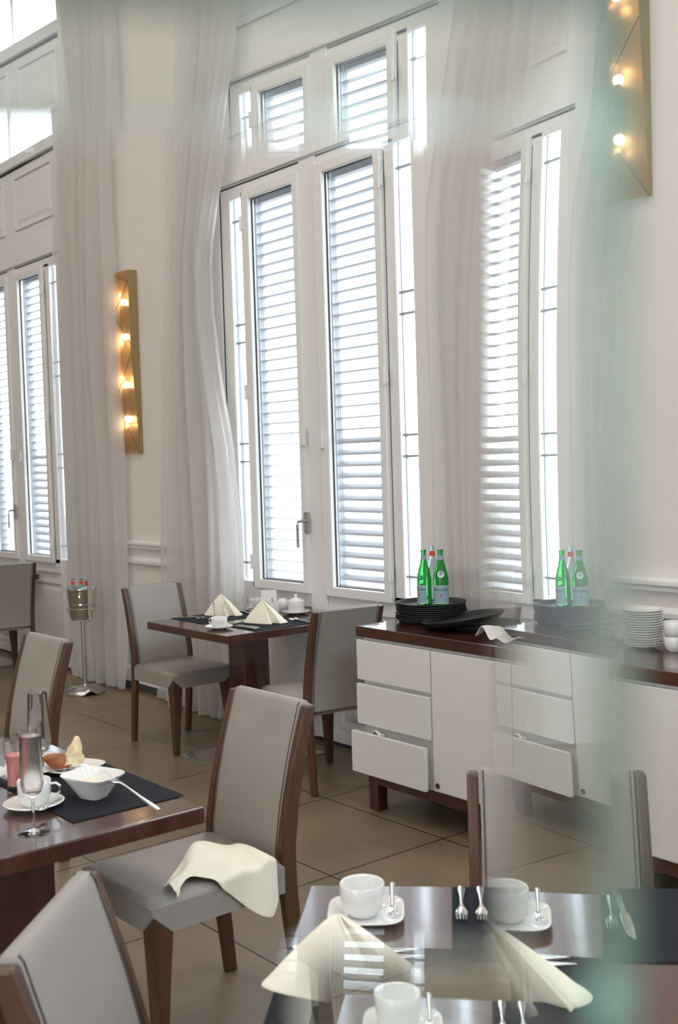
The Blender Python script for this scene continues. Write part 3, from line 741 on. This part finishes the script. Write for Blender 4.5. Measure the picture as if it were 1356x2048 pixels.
# ------------------------------------------------------------------ napkins
def tent_napkin(loc,rz,w,d,h,label,seed=0):
    """napkin folded to a standing point: two stiff sloping wings meeting in a rolled front fold"""
    rnd=random.Random(seed); rows=[]
    base=[(-.5,.06),(-.36,-.10),(-.18,-.22),(.0,-.34),(.16,-.40),(.215,-.36),(.20,-.27),(.17,-.16),(.20,-.12),(.28,-.20),(.37,-.27),(.46,-.20),(.50,-.06),(.46,.05),(.30,.12),(.10,.20),(-.12,.20),(-.34,.14)]
    n=14; ap=(-.04,.02)
    for j in range(n+1):
        v=j/n; k=v**.92; row=[]
        for i,(bx,by) in enumerate(base):
            s=.10*(1-v)+v
            x=lerp(ap[0]+bx*.05,bx,k); y=lerp(ap[1]+by*.05,by,k)
            bulge=.03*math.sin(PI*v)
            x*=1+bulge*.6; y*=1+bulge*2
            z=h*(1-v)**.98
            if abs(bx)>.44 and v>.9: z+=.004
            row.append((x*w,y*d,max(z,.001)))
        rows.append(row)
    bm=B(); V=grid(bm,rows,True); cap(bm,V[0][::-1])
    o=obj('napkin',bm,M_napkin,smooth=True,loc=loc,rot=(0,0,rz)); solid(o,.003,-1); sub(o,2); tag(o,label,'napkin')
    for idx in (4,10):
        bm=B(); tube(bm,[(r[idx][0]*1.0,r[idx][1]-.001,r[idx][2]+.001) for r in rows],[.0022+.0022*k/n for k in range(n+1)],8); obj('rolled_hem',bm,M_napkin,o,smooth=True)
    return o
ZM=.7535
tent_napkin((-4.865,3.425,ZM),math.radians(40),.27,.17,.118,'ivory napkin folded to a point, the right one on the laid table')
tent_napkin((-5.295,3.44,ZM),math.radians(40),.25,.17,.120,'ivory napkin folded to a point, the left one behind the tumbler',3)
tent_napkin((-1.375,1.105,ZM),math.radians(50),.31,.20,.118,'large ivory napkin folded to a point on the near table',5)

# crumpled napkin lying over the seat side of chair C
def drape():
    seat=.471; xe=-2.549; n=36; rows=[]
    E1=[(-2.60,1.47),(-2.70,1.58),(-2.765,1.69),(-2.71,1.77),(-2.62,1.80)]
    def c1(v):
        k=min(3.999,v*4); i=int(k); f=k-i; return lerp(E1[i][0],E1[i+1][0],f),lerp(E1[i][1],E1[i+1][1],f)
    for j in range(n+1):
        v=j/n; x1,y1=c1(v); o=max(0,(v-.30)/.62); o=min(1,o); o=.135*o*o*(3-2*o)
        if v>.93: o-= (v-.93)*.6
        x0,y0=xe+.012+o-.05*math.sin(PI*min(1,v/.45)),lerp(1.475,1.80,v); row=[]
        for i in range(n+1):
            u=i/n; x=lerp(x0,x1,u); y=lerp(y0,y1,u)
            f=.030*math.exp(-((v-.22-.18*u)/.10)**2)*(.4+.6*math.sin(PI*u)) + .038*math.exp(-((u-.80)/.22)**2-((v-.52)/.22)**2) \
              +.016*math.sin(PI*u)*math.sin(7*v+2.5*u)**2+.020*math.exp(-((v-.83)/.10)**2)*u
            z=seat+.003+f
            if x>xe: dx=x-xe; z=seat+.003+f*max(0,1-dx*12)-dx*.98; x=xe+.010+.012*math.sin(9*v)*dx*8
            row.append((x,y,z))
        rows.append(row)
    bm=B(); grid(bm,rows); o=obj('napkin',bm,M_napkin,smooth=True); solid(o,.003,1); sub(o,1)
    tag(o,'crumpled ivory napkin lying on the seat of the chair beside the breakfast table','napkin')
drape()

# ------------------------------------------------------------------ ice bucket on stand
t=thing('ice_bucket_stand','steel floor stand carrying the ice bucket in front of the left curtain','stand',(-7.33,3.575,0))
bm=B(); n=48; rows=[]
for r,z in ((.135,.0),(.128,.016),(.10,.034),(.06,.047),(.02,.056),(.014,.07)):
    rows.append([(r*math.cos(2*PI*i/n),r*math.sin(2*PI*i/n), z + (.030*max(0,math.cos(3*(2*PI*i/n)+.6))**3*max(0,(r-.05)/.085) )) for i in range(n)])
grid(bm,rows,True); b_=obj('dome_base',bm,M_brush,t,smooth=True); solid(b_,.003,1)
bm=B(); tube(bm,[(0,0,.06),(0,0,.53)],.016,16); obj('pole',bm,M_brush,t,smooth=True)
bm=B(); rr=.113; N=40
for k in range(N):
    a,b=2*PI*k/N,2*PI*(k+1)/N
    tube(bm,[(rr*math.cos(a),rr*math.sin(a),.615),(rr*math.cos(b),rr*math.sin(b),.615)],.004,6)
for a in (.3,2.4,4.5): tube(bm,[(.012*math.cos(a),.012*math.sin(a),.50),(.07*math.cos(a),.07*math.sin(a),.525),(rr*math.cos(a),rr*math.sin(a),.615)],.004,6)
obj('ring',bm,M_steel,t,smooth=True)
bk=thing('ice_bucket','shiny steel ice bucket holding three bottles','bucket',(-7.33,3.575,.535))
bm=B(); lathe(bm,[(0,0),(.078,0),(.084,.006),(.106,.215),(.110,.219),(.108,.222),(.103,.219),(.081,.010),(0,.006)],48); obj('pail',bm,M_steel,bk,smooth=True)
bm=B()
for s in (0,PI): 
    a=s+math.radians(-35); tube(bm,[(.104*math.cos(a),.104*math.sin(a),.18),(.118*math.cos(a),.118*math.sin(a),.178),(.122*math.cos(a),.122*math.sin(a),.165),(.114*math.cos(a),.114*math.sin(a),.155)],.004,6)
obj('grip',bm,M_steel,bk,smooth=True)
def bottle(loc,label,glass,H=.285,r=.036,tilt=(0,0,0),lab=None,neck=None,cap_=None,turn=0,ring=False,star=False):
    t=bpy.data.objects.new('glass_bottle',None); C.objects.link(t); t.location=loc; t.rotation_euler=tilt; t['label']=label; t['category']='bottle'
    k=H/.285; R_=r
    prof=[(0,.004),(R_*.75,.0),(R_*.96,.003),(R_,.010),(R_,.125*k),(R_*.97,.145*k),(R_*.75,.185*k),(R_*.48,.222*k),(R_*.36,.245*k),(R_*.33,.268*k),(R_*.39,.270*k),(R_*.39,H),(R_*.27,H),(R_*.25,.245*k),(R_*.42,.215*k),(R_*.70,.18*k),(R_*.90,.145*k),(R_*.92,.012),(0,.016)]
    bm=B(); lathe(bm,prof,36); obj('bottle_body',bm,glass,t,smooth=True)
    def band(z0,z1,r0,r1,a0,a1,m_,nm,off=.0006,par=None):
        bm=B(); n=24; rows=[]
        for z,rr in ((z0,r0),(z1,r1)): rows.append([((rr+off)*math.cos(lerp(a0,a1,i/n)),(rr+off)*math.sin(lerp(a0,a1,i/n)),z) for i in range(n+1)])
        grid(bm,rows); return obj(nm,bm,m_,par or t,smooth=True)
    if lab:
        a=turn; lb=band(.016,.108*k,R_,R_,a-1.25,a+1.25,M_label,'label')
        band(.016,.019,R_,R_,a-1.25,a+1.25,M_labelw,'label_edge',.0009,lb); band(.105*k,.108*k,R_,R_,a-1.25,a+1.25,M_labelw,'label_edge',.0009,lb)
        # lettering
        cu=bpy.data.curves.new('lettering','FONT'); cu.body='S.PELLEGRINO'; cu.size=.0115; cu.align_x='CENTER'; cu.extrude=.0002
        to=bpy.data.objects.new('lettering',cu); C.objects.link(to)
        dg=bpy.context.evaluated_depsgraph_get(); me=bpy.data.meshes.new_from_object(to.evaluated_get(dg)); bpy.data.objects.remove(to)
        for v_ in me.vertices:
            th=a+v_.co.x/R_; zz=.083*k+v_.co.y; v_.co=((R_+.0012)*math.cos(th),(R_+.0012)*math.sin(th),zz)
        me.materials.clear(); me.materials.append(M_ink); lo=bpy.data.objects.new('lettering',me); C.objects.link(lo); lo.parent=lb
        # star
        bm=B(); vs=[]
        for i in range(10):
            q=.0085 if i%2==0 else .0036; an=PI/2+i*PI/5; th=a+q*math.cos(an)/R_
            vs.append(bm.verts.new(((R_+.0013)*math.cos(th),(R_+.0013)*math.sin(th),.060*k+q*math.sin(an))))
        bm.faces.new(vs); obj('star',bm,M_red,lb)
    if neck: band(.236*k,.258*k,R_*.40,R_*.34,0,2*PI,neck,'neck_label',.0008)
    if ring:
        a=turn; bm=B(); vs=[];
        for i in range(24):
            an=2*PI*i/24; zz=.165*k+.016*math.sin(an); rr=lerp(R_*.97,R_*.75,(zz-.145*k)/(.04*k))+.0015; th=a+.016*math.cos(an)/R_*1.1
            vs.append(bm.verts.new((rr*math.cos(th),rr*math.sin(th),zz)))
        bm.faces.new(vs); obj('round_label',bm,M_labelw,t)
        bm=B(); vs=[]
        for i in range(16):
            an=2*PI*i/16; zz=.165*k+.006*math.sin(an); rr=lerp(R_*.97,R_*.75,(zz-.145*k)/(.04*k))+.0024; th=a+.008*math.cos(an)/R_*1.1
            vs.append(bm.verts.new((rr*math.cos(th),rr*math.sin(th),zz)))
        bm.faces.new(vs); obj('emblem',bm,M_label,t)
    if cap_:
        bm=B(); lathe(bm,[(R_*.41,H-.012),(R_*.42,H-.002),(R_*.38,H+.003),(0,H+.003)],16); obj('cap',bm,cap_,t,smooth=True)
    return t
M_capg=mat('pale_green_cap',(.35,.45,.40),.4)
for (dx,dy),tl,lb in (((-.045,-.02),(0,math.radians(-12),0),'clear bottle with red neck band leaning left in the ice bucket'),((-.020,.015),(0,math.radians(-3),0),'clear bottle with red neck band in the ice bucket, middle one'),((.055,.0),(0,math.radians(5),0),'clear bottle with red neck band in the ice bucket, right one')):
    bottle((-7.33+dx,3.575+dy,.548),lb,M_clear2,.285,.030,tl,neck=M_red,cap_=M_capg)

# ------------------------------------------------------------------ sideboard
SX0,SY0,SY1=-3.90,3.25,3.745; SL=2.35
sb=thing('sideboard','long white sideboard with dark wood top and frame under the curtain','sideboard',(SX0,SY0,0))
bm=B(); box(bm,0,SL,0,SY1-SY0,.802,.85); obj('worktop',bm,M_swood,sb,bevel=.004)
bm=B(); box(bm,.03,SL-.03,.024,SY1-SY0-.02,.178,.802); obj('carcass',bm,M_sidewhite,sb)
bm=B(); box(bm,.03,SL-.03,.03,.07,.125,.178); box(bm,.03,SL-.03,SY1-SY0-.08,SY1-SY0-.04,.125,.178)
box(bm,.03,.07,.07,SY1-SY0-.08,.125,.178); box(bm,SL-.07,SL-.03,.07,SY1-SY0-.08,.125,.178); obj('base_rail',bm,M_cwood if False else M_swood,sb)
for x in (.03,SL/2-.03,SL-.09):
    for y in (.03,SY1-SY0-.09):
        bm=B(); box(bm,x,x+.06,y,y+.06,0,.125); obj('leg',bm,M_swood,sb,bevel=.003)
cw=.49
for cx0 in (0.0,SL-cw):
    for i,(z0,z1,pull) in enumerate(((.606,.788,.0),(.404,.587,.006),(.190,.377,.045))):
        if cx0>0: pull=0
        bm=B(); box(bm,cx0+.004,cx0+cw-.004,-.0-pull,.02-pull,z0,z1)
        box(bm,cx0+.045,cx0+.060,.02-pull,.30,z0+.01,z1-.03); box(bm,cx0+cw-.06,cx0+cw-.045,.02-pull,.30,z0+.01,z1-.03)
        obj('drawer',bm,M_sidewhite,sb,bevel=.002)
k=0; x=cw
while x<SL-cw-.05:
    w_=(SL-2*cw)/3; bm=B(); box(bm,x+.003,x+w_-.003,0,.02,.190,.788); d=obj('door',bm,M_sidewhite,sb,bevel=.002)
    bm=B(); lathe(bm,[(0,0),(.012,0),(.012,.004),(0,.004)],16); h_=obj('finger_notch',bm,M_cwood,d,rot=(PI/2,0,0),loc=(x+.028,-.001,.215))
    x+=w_
# napkin corner peeking from the bottom drawer
rows=[]
for j in range(7):
    rows.append([(-3.78+.020*i/6*3+.0*j, 3.222+.006*j, .372+.020*math.sin(PI*i/6)*(1-j/9)+.004*math.sin(j)) for i in range(7)])
bm=B(); grid(bm,rows); o=obj('napkin',bm,M_napkin,smooth=True); solid(o,.003); tag(o,'ivory napkin corner peeking out of the open bottom drawer','napkin')

def tray(loc,label,r=.165,group=None,rot=(0,0,0),name='serving_tray',sx=1,sy=1):
    bm=B(); lathe(bm,[(0,.0),(r*.86,.0),(r*.90,.003),(r*.985,.019),(r,.021),(r-.001,.023),(r*.965,.022),(r*.89,.007),(r*.85,.004),(0,.004)],56,sx=sx,sy=sy)
    o=obj(name,bm,M_tray,smooth=True,loc=loc,rot=rot); tag(o,label,'tray',group); return o
tc=(-3.735,3.575); t0=None
for i in range(8):
    dx,dy=random.uniform(-.004,.004),random.uniform(-.004,.004)
    lb='round black tray in the stack under the green bottles' if i<7 else 'topmost round black tray of the stack, carrying the bottles'
    if t0 is None: t0=tray((tc[0]+dx,tc[1]+dy,.851),lb,group='stacked black trays')
    else: 
        n_=dup(t0,(tc[0]+dx,tc[1]+dy,.851+i*.0098),0,lb,'stacked black trays')
        if i==7: del n_['group']
ztop=.851+7*.0098+.004
bottle((-3.735,3.535,ztop),'green glass water bottle, the left one on the stacked trays',M_green,.262,.0335,lab=1,neck=M_label,turn=math.radians(-95),ring=False)
bottle((-3.665,3.575,ztop),'green glass water bottle with round emblem, the right one on the stacked trays',M_green,.262,.036,lab=1,neck=M_label,turn=math.radians(-45),ring=True)
bottle((-3.755,3.61,ztop),'clear glass bottle with red neck band behind the green ones',M_clear2,.275,.034,neck=M_red,turn=0)
tray((-3.45,3.50,.885),'large round black tray lying tilted in front of the stack',.185,rot=(math.radians(4),math.radians(-7),0))
tray((-3.385,3.58,.851),'flat black tray half under the tilted one',.165)
tray((-3.13,3.53,.851),'black tray with a white napkin and spoons, right of the tilted one',.13)
spoon((-3.24,3.46,.874),math.radians(15),'serving spoon lying over the rim of the black tray',.2)
rows=[]
for j in range(13):
    v=j/12; rows.append([(-3.20+.20*v, 3.30+.11*u+.01*math.sin(6*v), .858+.045*math.exp(-((v-.18)/.12)**2)+.016*math.sin(7*v+u*2)**2) for u in (0,.2,.4,.6,.8,1)])
bm=B(); grid(bm,rows); o=obj('napkin',bm,mat('white_linen',(.80,.78,.72),.8),smooth=True); solid(o,.003); sub(o,1); tag(o,'white napkin lying at the front edge of the sideboard top','napkin')
# plates and cups at the right of the sideboard
s0=None
for i in range(15):
    dx,dy=random.uniform(-.003,.003),random.uniform(-.003,.003)
    if s0 is None: s0=make_saucer((-2.585,3.60,.851),'white saucer in the tall pile on the sideboard',.075,name='saucer',group='piled white saucers on the sideboard')
    else: dup(s0,(-2.585+dx,3.60+dy,.851+i*.0095),random.uniform(0,6),None,'piled white saucers on the sideboard')
c0=None
for (cx_,cy_) in ((-2.445,3.60),(-2.34,3.58),(-2.39,3.69)):
    for i in range(2):
        if c0 is None: c0=make_cup((cx_,cy_,.851),'white cup stacked two high beside the saucer pile',.040,.058,1.0,group='stacked cups on the sideboard')
        else: dup(c0,(cx_,cy_,.851+i*.055),random.uniform(0,3),None,'stacked cups on the sideboard')
# ------------------------------------------------------------------ bevelled glass held up on a slim stand close by
def bevelled_glass():
    d=.11; k=d/2230
    U=lambda px:(px-678)*k
    Vv=lambda py:(1024-py)*k
    W_=175*k; ar,at,ab=.236,.150,.147; bt,bb=.022,.062
    u0=U(1028); u1=u0+W_; vt0=Vv(240); vt1=vt0+W_*(ar-bt)/at; vb0=Vv(1935); vb1=vb0-W_*(ar-bb)/ab; ul=U(-110); ub=U(610)
    t0=.0070; t1=t0-W_*ar; e=66*k; te=.0010
    bm=B()
    inner=[(ul,vt0,t0+bt*(u0-ul)),(u0,vt0,t0),(u0,vb0,t0),(ub,vb0,t0+bb*(u0-ub))]
    outer=[(ul,vt1,t1+bt*(u1-ul)),(u1,vt1,t1),(u1,vb1,t1),(ub,vb1,t1+bb*(u1-ub))]
    rim=[(ul,vt1+e,te),(u1+e,vt1+e,te),(u1+e,vb1-e,te),(ub,vb1-e,te)]
    V3=lambda L,f,g=1: [bm.verts.new((x*g,y*g,-t if f else 0)) for x,y,t in L]
    fi,fr=V3(inner,0),V3(rim,0); bi,bo,br_=V3(inner,1,1.03),V3(outer,1),V3(rim,1)
    for i in range(3):
        bm.faces.new((fi[i],fi[i+1],fr[i+1],fr[i]))
        bm.faces.new((bi[i],bo[i],bo[i+1],bi[i+1]))
        bm.faces.new((bo[i],br_[i],br_[i+1],bo[i+1])).material_index=1
        bm.faces.new((fi[i],bi[i],bi[i+1],fi[i+1]))
        bm.faces.new((fr[i],fr[i+1],br_[i+1],br_[i])).material_index=1
    for i in (0,3): bm.faces.new((fi[i],fr[i],br_[i],bo[i],bi[i])).material_index=1
    loc=Vector((0,0,1.6))+CF*d
    m=Matrix(((CR.x,CU.x,-CF.x,loc.x),(CR.y,CU.y,-CF.y,loc.y),(CR.z,CU.z,-CF.z,loc.z),(0,0,0,1)))
    M_bev=glass_mat('bevelled_glass',(.975,1,.99),0,1.5); M_edge=glass_mat('ground_glass_edge',(.70,.90,.85),.22,1.5)
    base=m@Vector(((ub+u1)/2,vb1,-t1/2))
    t=thing('bevelled_glass','clear glass pane with slanting edges, close in front at the right and top','glass',(base.x,base.y,0))
    o=obj('glass_bevel',bm,[M_bev,M_edge]); o.parent=t; o.matrix_world=m; o.matrix_parent_inverse=Matrix.Translation((base.x,base.y,0)).inverted()
    bm=B(); tube(bm,[(0,0,.01),(0,0,base.z+.001)],.003,12); obj('pole',bm,M_steel,t,smooth=True)
    bm=B(); lathe(bm,[(0,0),(.11,0),(.11,.006),(.02,.014),(0,.016)],40); obj('base_plate',bm,M_steel,t)
bevelled_glass()
